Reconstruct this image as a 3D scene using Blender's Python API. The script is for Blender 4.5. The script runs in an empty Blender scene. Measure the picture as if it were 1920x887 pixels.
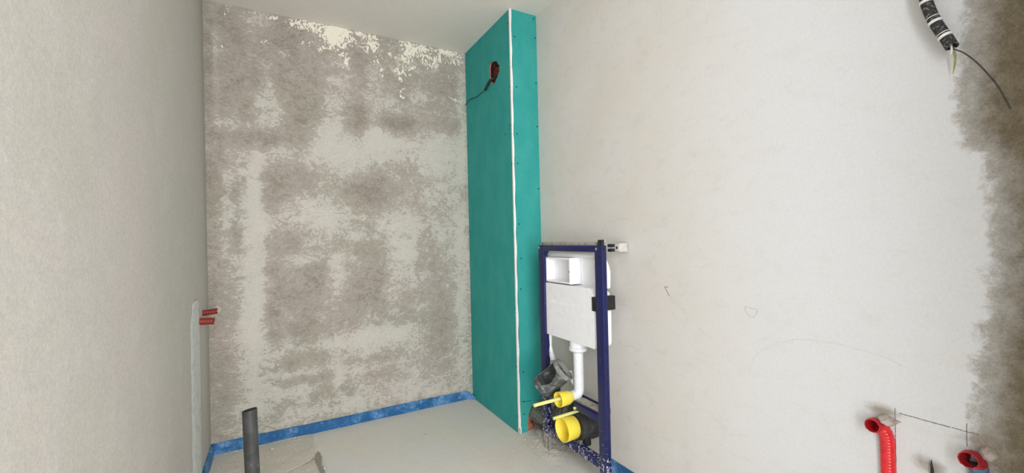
import bpy, bmesh, math, random
import numpy as np
from mathutils import Vector, Matrix

random.seed(7)
SC = bpy.context.scene
COL = SC.collection

# ------------------------------------------------------------------ camera
cam_d = bpy.data.cameras.new('camera')
cam = bpy.data.objects.new('camera', cam_d)
COL.objects.link(cam)
R_ = Vector((0.87398428, -0.48539176, -0.02337359))
U_ = Vector((0.01802339, -0.01568786, 0.99971448))
F_ = Vector((0.48561985, 0.87415601, 0.00496253))
M_ = Matrix((( R_.x, U_.x, -F_.x, -1.46094), (R_.y, U_.y, -F_.y, -2.94876), (R_.z, U_.z, -F_.z, 1.19145), (0, 0, 0, 1)))
cam.matrix_world = M_
cam_d.sensor_fit = 'HORIZONTAL'
cam_d.sensor_width = 36.0
cam_d.lens = 793.2 / 1920.0 * 36.0
cam_d.clip_start = 0.02
SC.camera = cam

# ------------------------------------------------------------------ world, lights, exposure
wd = bpy.data.worlds.new('daylight'); SC.world = wd; wd.use_nodes = True
wd.node_tree.nodes['Background'].inputs[0].default_value = (0.93, 0.97, 1.0, 1)
wd.node_tree.nodes['Background'].inputs[1].default_value = 1.2

def area(name, loc, target, sx, sy, power, color):
    d = bpy.data.lights.new(name, 'AREA'); d.shape = 'RECTANGLE'; d.size = sx; d.size_y = sy
    d.energy = power; d.color = color
    o = bpy.data.objects.new(name, d); COL.objects.link(o)
    o.location = loc
    o.rotation_euler = (Vector(target) - Vector(loc)).to_track_quat('-Z', 'Y').to_euler()
    return o
area('doorway_daylight', (-1.22, -4.35, 1.30), (-0.98, -1.6, 1.30), 2.4, 2.5, 195, (0.985, 0.985, 1.0))

SC.view_settings.view_transform = 'Standard'
SC.view_settings.look = 'None'
SC.view_settings.gamma = 1.0
SC.view_settings.use_curve_mapping = False
SC.view_settings.exposure = 0.0

# ------------------------------------------------------------------ node helpers
class NT:
    def __init__(s, name, rough=0.9, spec=0.3):
        s.m = bpy.data.materials.new(name); s.m.use_nodes = True
        s.t = s.m.node_tree; s.b = s.t.nodes['Principled BSDF']
        s.b.inputs['Roughness'].default_value = rough
        s.b.inputs['Specular IOR Level'].default_value = spec
        s.co = s.t.nodes.new('ShaderNodeTexCoord').outputs['Object']
    def link(s, a, b): s.t.links.new(a, b)
    def setin(s, sock, v):
        if isinstance(v, bpy.types.NodeSocket): s.link(v, sock)
        else: sock.default_value = v
    def noise(s, scale, detail=6, rough=0.6, dist=0.0, stretch=None, seed=0.0):
        mp = s.t.nodes.new('ShaderNodeMapping'); s.link(s.co, mp.inputs[0])
        mp.inputs['Location'].default_value = (seed, seed * 1.7, seed * .6)
        if stretch: mp.inputs['Scale'].default_value = stretch
        n = s.t.nodes.new('ShaderNodeTexNoise'); s.link(mp.outputs[0], n.inputs['Vector'])
        n.inputs['Scale'].default_value = scale; n.inputs['Detail'].default_value = detail
        n.inputs['Roughness'].default_value = rough; n.inputs['Distortion'].default_value = dist
        return n.outputs['Fac']
    def attr(s, name):
        n = s.t.nodes.new('ShaderNodeAttribute'); n.attribute_name = name
        return n.outputs['Fac']
    def math(s, op, a, b=0.0, c=0.0, clamp=False):
        n = s.t.nodes.new('ShaderNodeMath'); n.operation = op; n.use_clamp = clamp
        s.setin(n.inputs[0], a); s.setin(n.inputs[1], b); s.setin(n.inputs[2], c)
        return n.outputs[0]
    def ramp(s, v, lo, hi, a=0.0, b=1.0, smooth=True):
        n = s.t.nodes.new('ShaderNodeMapRange'); n.interpolation_type = 'SMOOTHSTEP' if smooth else 'LINEAR'
        s.setin(n.inputs['Value'], v)
        for k, x in (('From Min', lo), ('From Max', hi), ('To Min', a), ('To Max', b)): n.inputs[k].default_value = x
        return n.outputs[0]
    def mix(s, f, a, b, mode='MIX'):
        n = s.t.nodes.new('ShaderNodeMix'); n.data_type = 'RGBA'; n.blend_type = mode
        s.setin(n.inputs[0], f)
        for k, x in ((6, a), (7, b)):
            if isinstance(x, bpy.types.NodeSocket): s.link(x, n.inputs[k])
            else: n.inputs[k].default_value = (*x, 1)
        return n.outputs[2]
    def scale(s, colr, f):          # colour times a scalar
        n = s.t.nodes.new('ShaderNodeVectorMath'); n.operation = 'SCALE'
        s.setin(n.inputs[0], colr if isinstance(colr, bpy.types.NodeSocket) else tuple(colr)); s.setin(n.inputs['Scale'], f)
        return n.outputs[0]
    def col(s, c): 
        if isinstance(c, bpy.types.NodeSocket): s.link(c, s.b.inputs['Base Color'])
        else: s.b.inputs['Base Color'].default_value = (*c, 1)
    def bump(s, h, strength=0.3, dist=0.002):
        n = s.t.nodes.new('ShaderNodeBump'); n.inputs['Strength'].default_value = strength
        n.inputs['Distance'].default_value = dist; s.link(h, n.inputs['Height'])
        s.link(n.outputs[0], s.b.inputs['Normal'])

def grain(t, amp=0.10, sc=260):
    """fine sandy speckle around 1"""
    a = t.math('ADD', t.math('MULTIPLY', t.noise(sc, 4, .75), amp * 2.2), 1 - amp * 1.1)
    b = t.math('ADD', t.math('MULTIPLY', t.noise(sc * .42, 3, .7, 0, None, 40), amp * 1.6), 1 - amp * .8)
    return t.math('MULTIPLY', a, b)

def simple(name, c, c2=None, rough=0.5, spec=0.4, metal=0.0, nscale=40, lo=.45, hi=.65, bumpy=0.0):
    t = NT(name, rough, spec); t.b.inputs['Metallic'].default_value = metal
    if c2 is None: c2 = tuple(x * .8 for x in c)
    n = t.noise(nscale, 6, .65)
    t.col(t.mix(t.ramp(n, lo, hi), c, c2))
    if bumpy: t.bump(n, bumpy, .003)
    return t.m

# --- plasters
def mat_back():
    t = NT('skimmed_plaster_back', .95, .15)
    n1 = t.noise(5.5, 9, .72, .4); n2 = t.noise(15, 9, .75, 1.3, (1, 1, 1.5), 3); n3 = t.noise(60, 5, .7, 0, (1, 1, 1.6), 5)
    v = t.math('ADD', t.math('MULTIPLY', t.attr('skim_and_shade'), .85), t.math('MULTIPLY', t.math('SUBTRACT', n1, .5), 2.2))
    v = t.math('ADD', v, t.math('MULTIPLY', t.math('SUBTRACT', n2, .5), 3.2))
    v = t.math('ADD', v, t.math('MULTIPLY', t.math('SUBTRACT', n3, .5), 2.1))
    m = t.math('ADD', t.ramp(v, .30, .56, 0, .55), t.ramp(v, -.6, 1.3, 0, .45))
    m2 = t.ramp(v, .0, 1.4)
    hue = t.noise(2.2, 3, .5, 0, None, 9)
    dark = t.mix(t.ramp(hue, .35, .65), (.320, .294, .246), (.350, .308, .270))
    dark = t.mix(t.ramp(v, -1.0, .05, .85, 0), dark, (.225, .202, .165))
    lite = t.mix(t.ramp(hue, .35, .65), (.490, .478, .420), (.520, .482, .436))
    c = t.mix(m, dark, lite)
    c = t.mix(t.math('MULTIPLY', m2, .25), c, (.60, .575, .52))
    # torn creamy splashes under the ceiling
    w = t.noise(26, 3, .5, 2.4, (1, 1, .7), 14); w2 = t.noise(70, 3, .6, 1.0, None, 2)
    s = t.math('ADD', t.math('MULTIPLY', t.attr('splash'), .45), t.math('MULTIPLY', t.math('SUBTRACT', w, .5), 2.4))
    s = t.math('ADD', s, t.math('MULTIPLY', t.math('SUBTRACT', w2, .5), .8))
    gate = t.ramp(t.attr('splash'), .10, .30)
    sm = t.math('MULTIPLY', t.ramp(s, .34, .40), gate)
    c = t.mix(sm, c, (.80, .76, .645))
    # trowel scratches
    sc = t.noise(9, 5, .6, 2.2, (1, 1, 3.2), 31)
    line = t.ramp(t.math('ABSOLUTE', t.math('SUBTRACT', sc, .5)), .0, .007, .82, 1.0)
    c = t.scale(c, t.math('MULTIPLY', line, grain(t, .24)))
    t.col(c)
    h = t.math('ADD', t.math('ADD', m, t.math('MULTIPLY', sm, 1.2)), t.math('MULTIPLY', n3, .8))
    t.bump(h, .35, .0015)
    return t.m

def mat_right():
    t = NT('smooth_plaster_right', .95, .15)
    n1 = t.noise(3.0, 5, .6, .3, None, 1); n2 = t.noise(11, 7, .7, .5, (1, 1, 1.8), 4)
    c = t.mix(t.ramp(n1, .35, .65), (.625, .595, .545), (.640, .622, .590))
    c = t.mix(t.ramp(n2, .50, .70, 0, .5), c, (.54, .53, .505))
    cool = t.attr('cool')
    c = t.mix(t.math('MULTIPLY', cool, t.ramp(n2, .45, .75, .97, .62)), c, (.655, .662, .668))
    v = t.math('ADD', t.attr('dark_end'), t.math('MULTIPLY', t.math('SUBTRACT', t.noise(22, 8, .75, 0, None, 8), .5), .75))
    b = t.math('ADD', t.ramp(v, .38, .56, 0, .45), t.ramp(v, .35, 1.0, 0, .55))
    c = t.mix(b, c, t.mix(t.ramp(t.noise(28, 5, .7), .4, .6), (.155, .128, .083), (.20, .168, .115)))
    v2 = t.math('ADD', t.attr('smudge'), t.math('MULTIPLY', t.math('SUBTRACT', t.noise(45, 5, .7), .5), .5))
    c = t.mix(t.ramp(v2, .25, 1.1, 0, .8), c, (.27, .225, .165))
    sc = t.noise(5, 4, .6, 1.5, None, 21)
    line = t.ramp(t.math('ABSOLUTE', t.math('SUBTRACT', sc, .5)), .0, .004, .95, 1.0)
    c = t.scale(c, t.math('MULTIPLY', line, grain(t, .10)))
    sand = t.math('ADD', t.math('MULTIPLY', t.noise(190, 4, .8), 1.3), .35)
    c = t.mix(b, c, t.scale(c, sand))
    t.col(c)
    t.bump(t.math('ADD', n2, t.math('MULTIPLY', t.noise(180, 3, .7), .4)), .25, .0012)
    return t.m

def mat_left():
    t = NT('sandy_plaster_left', .95, .15)
    n1 = t.noise(1.6, 5, .6, .2, None, 2); n2 = t.noise(7, 7, .7, .4, None, 6)
    c = t.mix(t.ramp(n1, .35, .65), (.500, .480, .430), (.535, .495, .460))
    c = t.mix(t.ramp(n2, .45, .75, 0, .35), c, (.61, .595, .555))
    w = t.noise(40, 2, .5, .5, None, 12)
    c = t.mix(t.ramp(w, .79, .82), c, (.75, .73, .69))
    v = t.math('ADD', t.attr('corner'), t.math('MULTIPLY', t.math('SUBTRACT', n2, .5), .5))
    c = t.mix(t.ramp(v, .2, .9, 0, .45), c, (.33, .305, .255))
    c = t.scale(c, grain(t, .26))
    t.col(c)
    t.bump(t.math('ADD', n2, t.math('MULTIPLY', t.noise(200, 3, .7), .5)), .3, .0015)
    return t.m

def mat_ceiling():
    t = NT('ceiling_plaster', .95, .15)
    n1 = t.noise(2.5, 5, .6, .2, None, 2)
    c = t.mix(t.ramp(n1, .35, .65), (.74, .705, .64), (.76, .72, .665))
    t.col(t.scale(c, grain(t, .13)))
    t.bump(t.noise(160, 3, .7), .2, .001)
    return t.m

def mat_floor():
    t = NT('dusty_screed', .95, .15)
    n1 = t.noise(2.5, 6, .6, .3, None, 4); n2 = t.noise(14, 7, .7, .4, None, 6)
    c = t.mix(t.ramp(n1, .35, .65), (.72, .68, .605), (.70, .69, .65))
    c = t.mix(t.ramp(n2, .5, .75, 0, .4), c, (.62, .58, .505))
    rough = t.math('ADD', t.attr('rough'), t.math('MULTIPLY', t.math('SUBTRACT', n2, .5), .6))
    c = t.mix(t.ramp(rough, .35, .65, 0, .75), c, (.60, .555, .47))
    chips = t.math('MULTIPLY', t.ramp(t.noise(70, 3, .6, .4, None, 3), .63, .68), t.ramp(rough, .2, .6))
    c = t.mix(t.math('MULTIPLY', chips, .7), c, (.27, .245, .205))
    chips2 = t.ramp(t.noise(95, 3, .6, .4, None, 17), .70, .74, 0, .7)
    c = t.mix(chips2, c, (.76, .73, .67))
    ck = t.math('ADD', t.attr('crack'), t.math('MULTIPLY', t.math('SUBTRACT', t.noise(75, 4, .7, .3, None, 30), .5), 1.6))
    ck = t.math('MULTIPLY', t.ramp(ck, .38, .75, 0, .8), t.ramp(t.attr('crack'), .04, .2))
    c = t.mix(ck, c, (.24, .215, .175))
    c = t.scale(c, grain(t, .2))
    t.col(c)
    t.bump(t.math('ADD', n2, t.math('MULTIPLY', t.noise(150, 4, .7), .6)), .4, .002)
    return t.m

def mat_green():
    t = NT('moisture_board_green', .8, .25)
    n = t.noise(9, 6, .6, .2, (1, 1, .6), 1); n2 = t.noise(120, 4, .7)
    c = t.mix(t.ramp(n, .35, .68), (.028, .300, .278), (.042, .330, .302))
    c = t.mix(t.ramp(n2, .55, .75, 0, .35), c, (.10, .38, .34))
    t.col(t.scale(c, grain(t, .16, 260)))
    t.bump(n2, .08, .001)
    return t.m

def mat_tape():
    t = NT('blue_foam', .6, .3)
    n = t.noise(6, 6, .65, .4, None, 3); n2 = t.noise(50, 5, .7, .3, None, 1)
    c = t.mix(t.ramp(n, .42, .62), (.016, .105, .270), (.070, .235, .480))
    c = t.mix(t.ramp(t.math('ADD', n2, t.math('MULTIPLY', t.math('SUBTRACT', n, .5), .6)), .50, .72, 0, .6), c, (.32, .42, .56))
    t.col(t.scale(c, grain(t, .12, 180)))
    t.bump(n2, .15, .001)
    return t.m

def mat_frame():
    t = NT('blue_powder_coat', .38, .5)
    n = t.noise(60, 5, .6, .2, None, 3)
    c = t.mix(t.ramp(n, .4, .7), (.006, .009, .070), (.011, .015, .095))
    # plaster spatter, heavier near the floor
    sx = t.t.nodes.new('ShaderNodeSeparateXYZ'); t.link(t.co, sx.inputs[0])
    low = t.ramp(sx.outputs['Z'], .08, .40, .17, -.05)
    sp = t.ramp(t.math('ADD', t.noise(75, 4, .6, .6, (1, 1, .7), 5), low), .68, .74)
    c = t.mix(sp, c, (.46, .46, .52))
    t.col(c)
    t.link(t.ramp(sp, 0, 1, .38, .9), t.b.inputs['Roughness'])
    t.bump(sp, .3, .001)
    return t.m

MB_, MR, ML, MC, MF = mat_back(), mat_right(), mat_left(), mat_ceiling(), mat_floor()
GREEN, TAPE, FRAME = mat_green(), mat_tape(), mat_frame()
WHITE = simple('white_polystyrene', (.85, .86, .87), (.81, .82, .84), .45, .4, nscale=25)
WHITE_B = simple('white_plastic', (.86, .86, .88), (.82, .83, .86), .3, .5, nscale=20)
PVC_W = simple('white_pipe_plastic', (.74, .77, .78), (.66, .69, .70), .35, .5, nscale=30)
GYPSUM = simple('raw_gypsum', (.30, .19, .15), (.24, .09, .065), .95, .1, nscale=60)
BEAD = simple('white_corner_bead', (.80, .79, .76), (.70, .70, .68), .7, .3, nscale=60)
BLACK = simple('black_rubber', (.012, .012, .014), (.03, .03, .03), .55, .4, nscale=60)
SCREW = simple('black_phosphate_screw', (.012, .02, .02), (.02, .02, .02), .5, .4, .3)
GALV = simple('galvanised_steel', (.42, .43, .42), (.30, .31, .30), .42, .5, .7, nscale=50)
DUSTY = simple('dusty_steel', (.42, .40, .36), (.24, .235, .22), .8, .3, .1, nscale=60)
STEEL = simple('bright_steel', (.62, .62, .60), (.45, .45, .44), .3, .5, .8, nscale=60)
YEL = simple('yellow_plug_plastic', (.87, .69, .055), (.82, .70, .14), .45, .45, nscale=35, bumpy=.08)
YEL_P = simple('pale_yellow_plastic', (.74, .74, .24), (.66, .68, .32), .5, .4, nscale=40)
HDPE = simple('black_waste_plastic', (.030, .030, .032), (.075, .074, .072), .5, .45, nscale=22, lo=.5, hi=.7)
DUSTPIPE = simple('dusty_grey_pipe', (.20, .20, .175), (.055, .06, .055), .8, .3, nscale=38, lo=.45, hi=.62)
GREYPIPE = simple('grey_waste_plastic', (.060, .068, .066), (.24, .25, .245), .34, .6, nscale=34, lo=.50, hi=.70)
BRICK = simple('red_clay_brick', (.40, .13, .075), (.24, .075, .05), .95, .1, nscale=50, bumpy=.3)
MORTAR = simple('brown_mortar', (.16, .10, .07), (.08, .05, .04), .95, .1, nscale=50)
RED = simple('red_corrugated_plastic', (.72, .018, .022), (.60, .012, .018), .28, .6, nscale=40)
RED_D = simple('dull_red_plastic', (.24, .020, .016), (.15, .014, .012), .5, .4, nscale=60)
BLUEP = simple('blue_corrugated_plastic', (.075, .13, .26), (.19, .22, .28), .6, .35, nscale=45)
CONDUIT = simple('dusty_black_conduit', (.026, .027, .026), (.22, .22, .21), .7, .35, nscale=150, lo=.50, hi=.66, bumpy=.3)
TIE = simple('white_cable_tie', (.80, .80, .78), (.72, .72, .70), .5, .4)
WIRE = simple('grey_wire', (.085, .08, .07), (.06, .055, .05), .8, .15)
WIRE_G = simple('yellow_green_wire', (.34, .32, .06), (.20, .22, .05), .5, .4)
WIRE_T = simple('dark_teal_wire', (.015, .05, .05), (.01, .03, .03), .6, .3)
PATCHP = simple('white_filler_plaster', (.66, .67, .64), (.54, .545, .51), .95, .15, nscale=30, bumpy=.25)
PINKP = simple('pinkish_filler_plaster', (.46, .40, .36), (.37, .31, .26), .95, .15, nscale=50, bumpy=.3)
PENCIL = simple('pencil_graphite', (.13, .125, .13), (.22, .215, .215), .8, .2, nscale=120)
PENCIL_F = simple('faint_pencil_graphite', (.42, .41, .39), (.50, .49, .47), .8, .2, nscale=120)
CRUMB = simple('plaster_crumb', (.66, .62, .55), (.48, .44, .38), .95, .1, nscale=60)
CEMENT = simple('grey_cement', (.40, .385, .345), (.24, .23, .205), .95, .1, nscale=30, bumpy=.4)

def mat_wpipe():
    t = NT('dark_grey_upright_pipe', .5, .4)
    n = t.noise(14, 5, .6, .3, None, 2); n2 = t.noise(60, 5, .7, .3)
    c = t.mix(t.ramp(n, .4, .65), (.036, .037, .036), (.058, .058, .055))
    sx = t.t.nodes.new('ShaderNodeSeparateXYZ'); t.link(t.co, sx.inputs[0])
    d = t.ramp(t.math('ADD', n2, t.ramp(sx.outputs['Z'], .1, .5, .14, -.03)), .62, .76)
    t.col(t.mix(t.math('MULTIPLY', d, .6), c, (.33, .32, .30)))
    return t.m
UPPIPE = mat_wpipe()

# ------------------------------------------------------------------ mesh helpers
def make(name, bm, mat, parent=None, smooth=35, label=None, kind=None):
    me = bpy.data.meshes.new(name)
    bmesh.ops.recalc_face_normals(bm, faces=bm.faces)
    bm.to_mesh(me); bm.free()
    for m in (mat if isinstance(mat, (list, tuple)) else [mat]): me.materials.append(m)
    me.shade_smooth(); me.set_sharp_from_angle(angle=math.radians(smooth))
    o = bpy.data.objects.new(name, me); COL.objects.link(o)
    if parent: o.parent = parent
    if label: o['label'] = label
    if kind: o['kind'] = kind
    return o

def tag(o, label, cat, group=None):
    o['label'] = label; o['category'] = cat
    if group: o['group'] = group
    return o

def thing(name, label, cat, group=None):
    o = bpy.data.objects.new(name, None); COL.objects.link(o)
    o.empty_display_size = .05
    return tag(o, label, cat, group)

def box(bm, x0, x1, y0, y1, z0, z1, bev=0.0, seg=2):
    x0, x1 = sorted((x0, x1)); y0, y1 = sorted((y0, y1)); z0, z1 = sorted((z0, z1))
    vs = [bm.verts.new((x, y, z)) for z in (z0, z1) for x, y in ((x0, y0), (x1, y0), (x1, y1), (x0, y1))]
    fs = [bm.faces.new([vs[i] for i in q]) for q in ((3, 2, 1, 0), (4, 5, 6, 7), (0, 1, 5, 4), (1, 2, 6, 5), (2, 3, 7, 6), (3, 0, 4, 7))]
    if bev:
        es = {e for f in fs for e in f.edges}
        bmesh.ops.bevel(bm, geom=list(es), offset=bev, segments=seg, affect='EDGES', profile=.6)
    return bm

def prism_x(bm, pts, x0, x1, bev=0.0):
    """polygon in (y,z) extruded along x"""
    a = [bm.verts.new((x0, y, z)) for y, z in pts]; b = [bm.verts.new((x1, y, z)) for y, z in pts]
    n = len(pts); fs = [bm.faces.new(a), bm.faces.new(b[::-1])]
    for i in range(n): fs.append(bm.faces.new((a[i], a[(i + 1) % n], b[(i + 1) % n], b[i])))
    if bev:
        bmesh.ops.bevel(bm, geom=list({e for f in fs for e in f.edges}), offset=bev, segments=2, affect='EDGES')
    return bm

def frames(P):
    P = [Vector(p) for p in P]; T = []
    for i in range(len(P)):
        T.append((P[min(i + 1, len(P) - 1)] - P[max(i - 1, 0)]).normalized())
    ref = Vector((0, 0, 1)) if abs(T[0].z) < .9 else Vector((0, 1, 0))
    N = [(ref - T[0] * ref.dot(T[0])).normalized()]
    for i in range(1, len(P)):
        v = N[-1] - T[i] * N[-1].dot(T[i]); N.append(v.normalized())
    return P, T, N

def tube(bm, P, r, seg=16, caps=True, jag=0.0):
    """swept tube; r number, list or f(i); returns rings"""
    P, T, N = frames(P); rings = []
    for i, p in enumerate(P):
        B = T[i].cross(N[i]); ri = r(i) if callable(r) else (r[i] if isinstance(r, (list, tuple)) else r)
        ring = []
        for k in range(seg):
            a = 2 * math.pi * k / seg
            off = random.uniform(-jag, jag) if (jag and i == len(P) - 1) else 0
            ring.append(bm.verts.new(p + (N[i] * math.cos(a) + B * math.sin(a)) * ri + T[i] * off))
        rings.append(ring)
    for i in range(len(rings) - 1):
        for k in range(seg):
            bm.faces.new((rings[i][k], rings[i][(k + 1) % seg], rings[i + 1][(k + 1) % seg], rings[i + 1][k]))
    if caps:
        bm.faces.new(rings[0][::-1]); bm.faces.new(rings[-1])
    return rings

def hollow(bm, P, r, wall, seg=20, depth_cap=True, jag=0.0, close_start=True):
    """pipe, open at its last point, with an inner wall"""
    P2, T, N = frames(P)
    rr = [(r(i) if callable(r) else (r[i] if isinstance(r, (list, tuple)) else r)) for i in range(len(P2))]
    st = random.getstate()
    a = tube(bm, P, rr, seg, caps=False, jag=jag); random.setstate(st)
    b = tube(bm, P, [x - wall for x in rr], seg, caps=False, jag=jag)
    for k in range(seg):
        bm.faces.new((a[-1][k], a[-1][(k + 1) % seg], b[-1][(k + 1) % seg], b[-1][k]))
    if close_start:
        bm.faces.new(a[0][::-1]); bm.faces.new(b[0][::-1])
    else:
        for k in range(seg):
            bm.faces.new((a[0][k], a[0][(k + 1) % seg], b[0][(k + 1) % seg], b[0][k]))
    return bm

def spline(pts, n=8):
    """Catmull-Rom"""
    P = [Vector(p) for p in pts]; P = [P[0] * 2 - P[1]] + P + [P[-1] * 2 - P[-2]]; out = []
    for i in range(1, len(P) - 2):
        for k in range(n):
            t = k / n; a, b, c, d = P[i - 1], P[i], P[i + 1], P[i + 2]
            out.append(.5 * ((2 * b) + (c - a) * t + (2 * a - 5 * b + 4 * c - d) * t * t + (3 * b - a - 3 * c + d) * t ** 3))
    out.append(P[-2].copy())
    return out

def arc(c, r, u, v, a0, a1, n=8):
    c, u, v = Vector(c), Vector(u), Vector(v)
    return [c + u * r * math.cos(a0 + (a1 - a0) * i / n) + v * r * math.sin(a0 + (a1 - a0) * i / n) for i in range(n + 1)]

def grid_obj(name, origin, du, dv, nu, nv, mat, attrs, slab, disp=None):
    """a fine grid wall: origin + i*du + j*dv, with float attributes, and a slab behind it"""
    o3 = np.array(origin); i = np.arange(nu + 1)[:, None]; j = np.arange(nv + 1)[None, :]
    co = o3 + i[..., None] * np.array(du) + j[..., None] * np.array(dv)
    co = co.reshape(-1, 3).astype(float)
    if disp is not None: co += disp(co)
    idx = (i * (nv + 1) + j)
    q = np.stack([idx[:-1, :-1], idx[1:, :-1], idx[1:, 1:], idx[:-1, 1:]], -1).reshape(-1, 4)
    nb = len(co)
    x0, x1, y0, y1, z0, z1 = slab
    sv = np.array([(x, y, z) for z in (z0, z1) for x, y in ((x0, y0), (x1, y0), (x1, y1), (x0, y1))])
    sf = np.array(((3, 2, 1, 0), (4, 5, 6, 7), (0, 1, 5, 4), (1, 2, 6, 5), (2, 3, 7, 6), (3, 0, 4, 7))) + nb
    me = bpy.data.meshes.new(name)
    allv = np.vstack([co, sv]); allf = np.vstack([q, sf])
    me.from_pydata(allv.tolist(), [], allf.tolist())
    me.materials.append(mat)
    for an, fn in attrs.items():
        a = me.attributes.new(an, 'FLOAT', 'POINT')
        v = np.zeros(len(allv)); v[:nb] = fn(co)
        a.data.foreach_set('value', v.astype(np.float32))
    ob = bpy.data.objects.new(name, me); COL.objects.link(ob); ob['kind'] = 'structure'
    return ob

def blobs(u, v, lst, p=1.5, base=0.0):
    out = np.full(len(u), base)
    for cu, cv, ru, rv, s in lst:
        d = ((u - cu) / ru) ** 2 + ((v - cv) / rv) ** 2
        out += s * np.exp(-.7 * d ** p)
    return out

def smooth01(x): x = np.clip(x, 0, 1); return x * x * (3 - 2 * x)

# ------------------------------------------------------------------ the room
W, H, DEPTH = 1.809, 2.6, 3.10
A, B = -0.1923, -0.6986            # faces of the green boxing
SKIM =  [(-1.752,2.359,0.016,0.182,0.5),(-1.753,2.052,0.018,0.237,0.5),(-1.47,2.005,0.096,0.103,0.8),(-1.492,2.192,0.032,0.073,0.7),(-1.526,2.056,0.038,0.044,0.4),(-1.698,1.899,0.082,0.039,0.6),(-1.609,1.894,0.073,0.026,0.4),(-1.543,2.488,0.075,0.066,0.25),(-1.584,2.292,0.025,0.058,0.2),(-1.662,1.966,0.036,0.057,0.2),(-1.113,1.799,0.292,0.094,0.7),(-1.481,1.74,0.115,0.051,0.5),(-0.64,1.838,0.395,0.102,0.7),(-1.133,2.251,0.13,0.039,0.35),(-1.123,2.049,0.087,0.094,0.6),(-1.16,2.371,0.086,0.094,0.2),(-0.868,1.918,0.095,0.098,0.5),(-0.896,2.11,0.055,0.163,0.35),(-0.684,2.138,0.152,0.059,0.45),(-0.527,2.228,0.124,0.061,0.4),(-0.317,1.829,0.114,0.179,0.45),(-0.728,2.417,0.1,0.084,0.2),(-1.154,1.92,0.101,0.047,0.4),(-1.058,1.646,0.134,0.079,0.4),(-0.505,1.607,0.143,0.104,0.35),(-1.692,1.583,0.041,0.07,0.6),(-1.566,1.561,0.031,0.158,0.6),(-0.234,2.089,0.027,0.545,0.4),(-1.719,1.368,0.032,0.124,0.7),(-1.575,1.205,0.056,0.363,0.9),(-1.585,0.825,0.056,0.217,0.8),(-1.665,1.074,0.051,0.046,0.5),(-1.59,0.536,0.059,0.216,0.55),(-1.641,0.687,0.045,0.161,0.4),(-1.254,1.362,0.263,0.126,0.75),(-1.346,1.082,0.102,0.042,0.7),(-1.127,0.997,0.048,0.108,0.7),(-1.097,1.094,0.111,0.032,0.4),(-0.981,1.231,0.077,0.032,0.5),(-0.695,1.311,0.128,0.191,0.6),(-0.723,1.036,0.097,0.19,0.6),(-0.541,0.919,0.067,0.065,0.4),(-0.261,0.9,0.054,0.682,0.6),(-0.384,1.266,0.117,0.268,0.4),(-1.434,0.792,0.029,0.041,0.4),(-0.936,0.558,0.137,0.097,0.8),(-0.796,0.56,0.185,0.046,0.5),(-1.199,0.544,0.107,0.035,0.6),(-1.422,0.557,0.066,0.037,0.5),(-1.488,0.502,0.048,0.048,0.5),(-1.129,0.426,0.033,0.137,0.5),(-1.324,0.391,0.154,0.023,0.6),(-0.941,0.355,0.156,0.028,0.5),(-0.649,0.509,0.151,0.128,0.35),(-0.633,0.26,0.239,0.107,0.45),(-1.394,0.29,0.183,0.034,0.5),(-1.153,0.136,0.2,0.043,0.5),(-1.54,0.273,0.11,0.109,0.4),(-1.649,0.206,0.09,0.089,0.35),(-0.905,0.145,0.238,0.053,0.35),(-0.503,0.128,0.271,0.065,0.4),(-1.48,0.077,0.097,0.037,0.3),(-1.138,0.88,0.073,0.039,0.2),(-0.622,0.741,0.087,0.054,0.3),(-1.34,2.322,0.094,0.302,-0.45),(-1.334,1.932,0.081,0.121,-0.6),(-1.518,1.824,0.151,0.051,-0.6),(-1.466,1.536,0.077,0.11,-0.9),(-1.3,1.587,0.061,0.061,-0.4),(-1.218,1.56,0.098,0.092,-0.15),(-0.931,1.524,0.147,0.121,-0.8),(-0.698,1.514,0.134,0.101,-0.5),(-0.524,1.589,0.062,0.043,-0.3),(-0.975,1.987,0.069,0.121,-1.0),(-0.954,2.296,0.043,0.178,-0.4),(-0.72,1.999,0.142,0.059,-1.0),(-0.33,2.042,0.076,0.089,-0.5),(-0.665,2.225,0.051,0.136,-0.5),(-0.528,2.159,0.124,0.021,-0.4),(-0.371,2.286,0.093,0.107,-0.3),(-1.787,2.048,0.051,0.623,-0.5),(-1.634,2.212,0.108,0.314,-0.25),(-1.049,2.058,0.045,0.032,-0.3),(-1.669,1.528,0.014,0.113,-0.3),(-1.213,1.822,0.042,0.028,-0.2),(-1.384,0.843,0.134,0.207,-0.5),(-1.227,0.945,0.088,0.097,-0.3),(-0.909,0.902,0.119,0.143,-0.6),(-1.377,1.219,0.084,0.113,-0.5),(-0.904,1.148,0.099,0.062,-0.3),(-0.468,0.628,0.126,0.417,-0.35),(-1.306,0.464,0.12,0.042,-0.5),(-0.862,0.301,0.141,0.053,-0.4),(-0.86,0.403,0.121,0.037,-0.4),(-1.087,0.657,0.298,0.055,-0.3),(-1.489,0.889,0.04,0.368,-0.3),(-1.802,0.742,0.071,0.693,-0.5),(-1.662,1.225,0.023,0.089,-0.3),(-1.308,0.34,0.137,0.019,-0.3),(-1.553,0.421,0.019,0.109,-0.2)]
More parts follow.
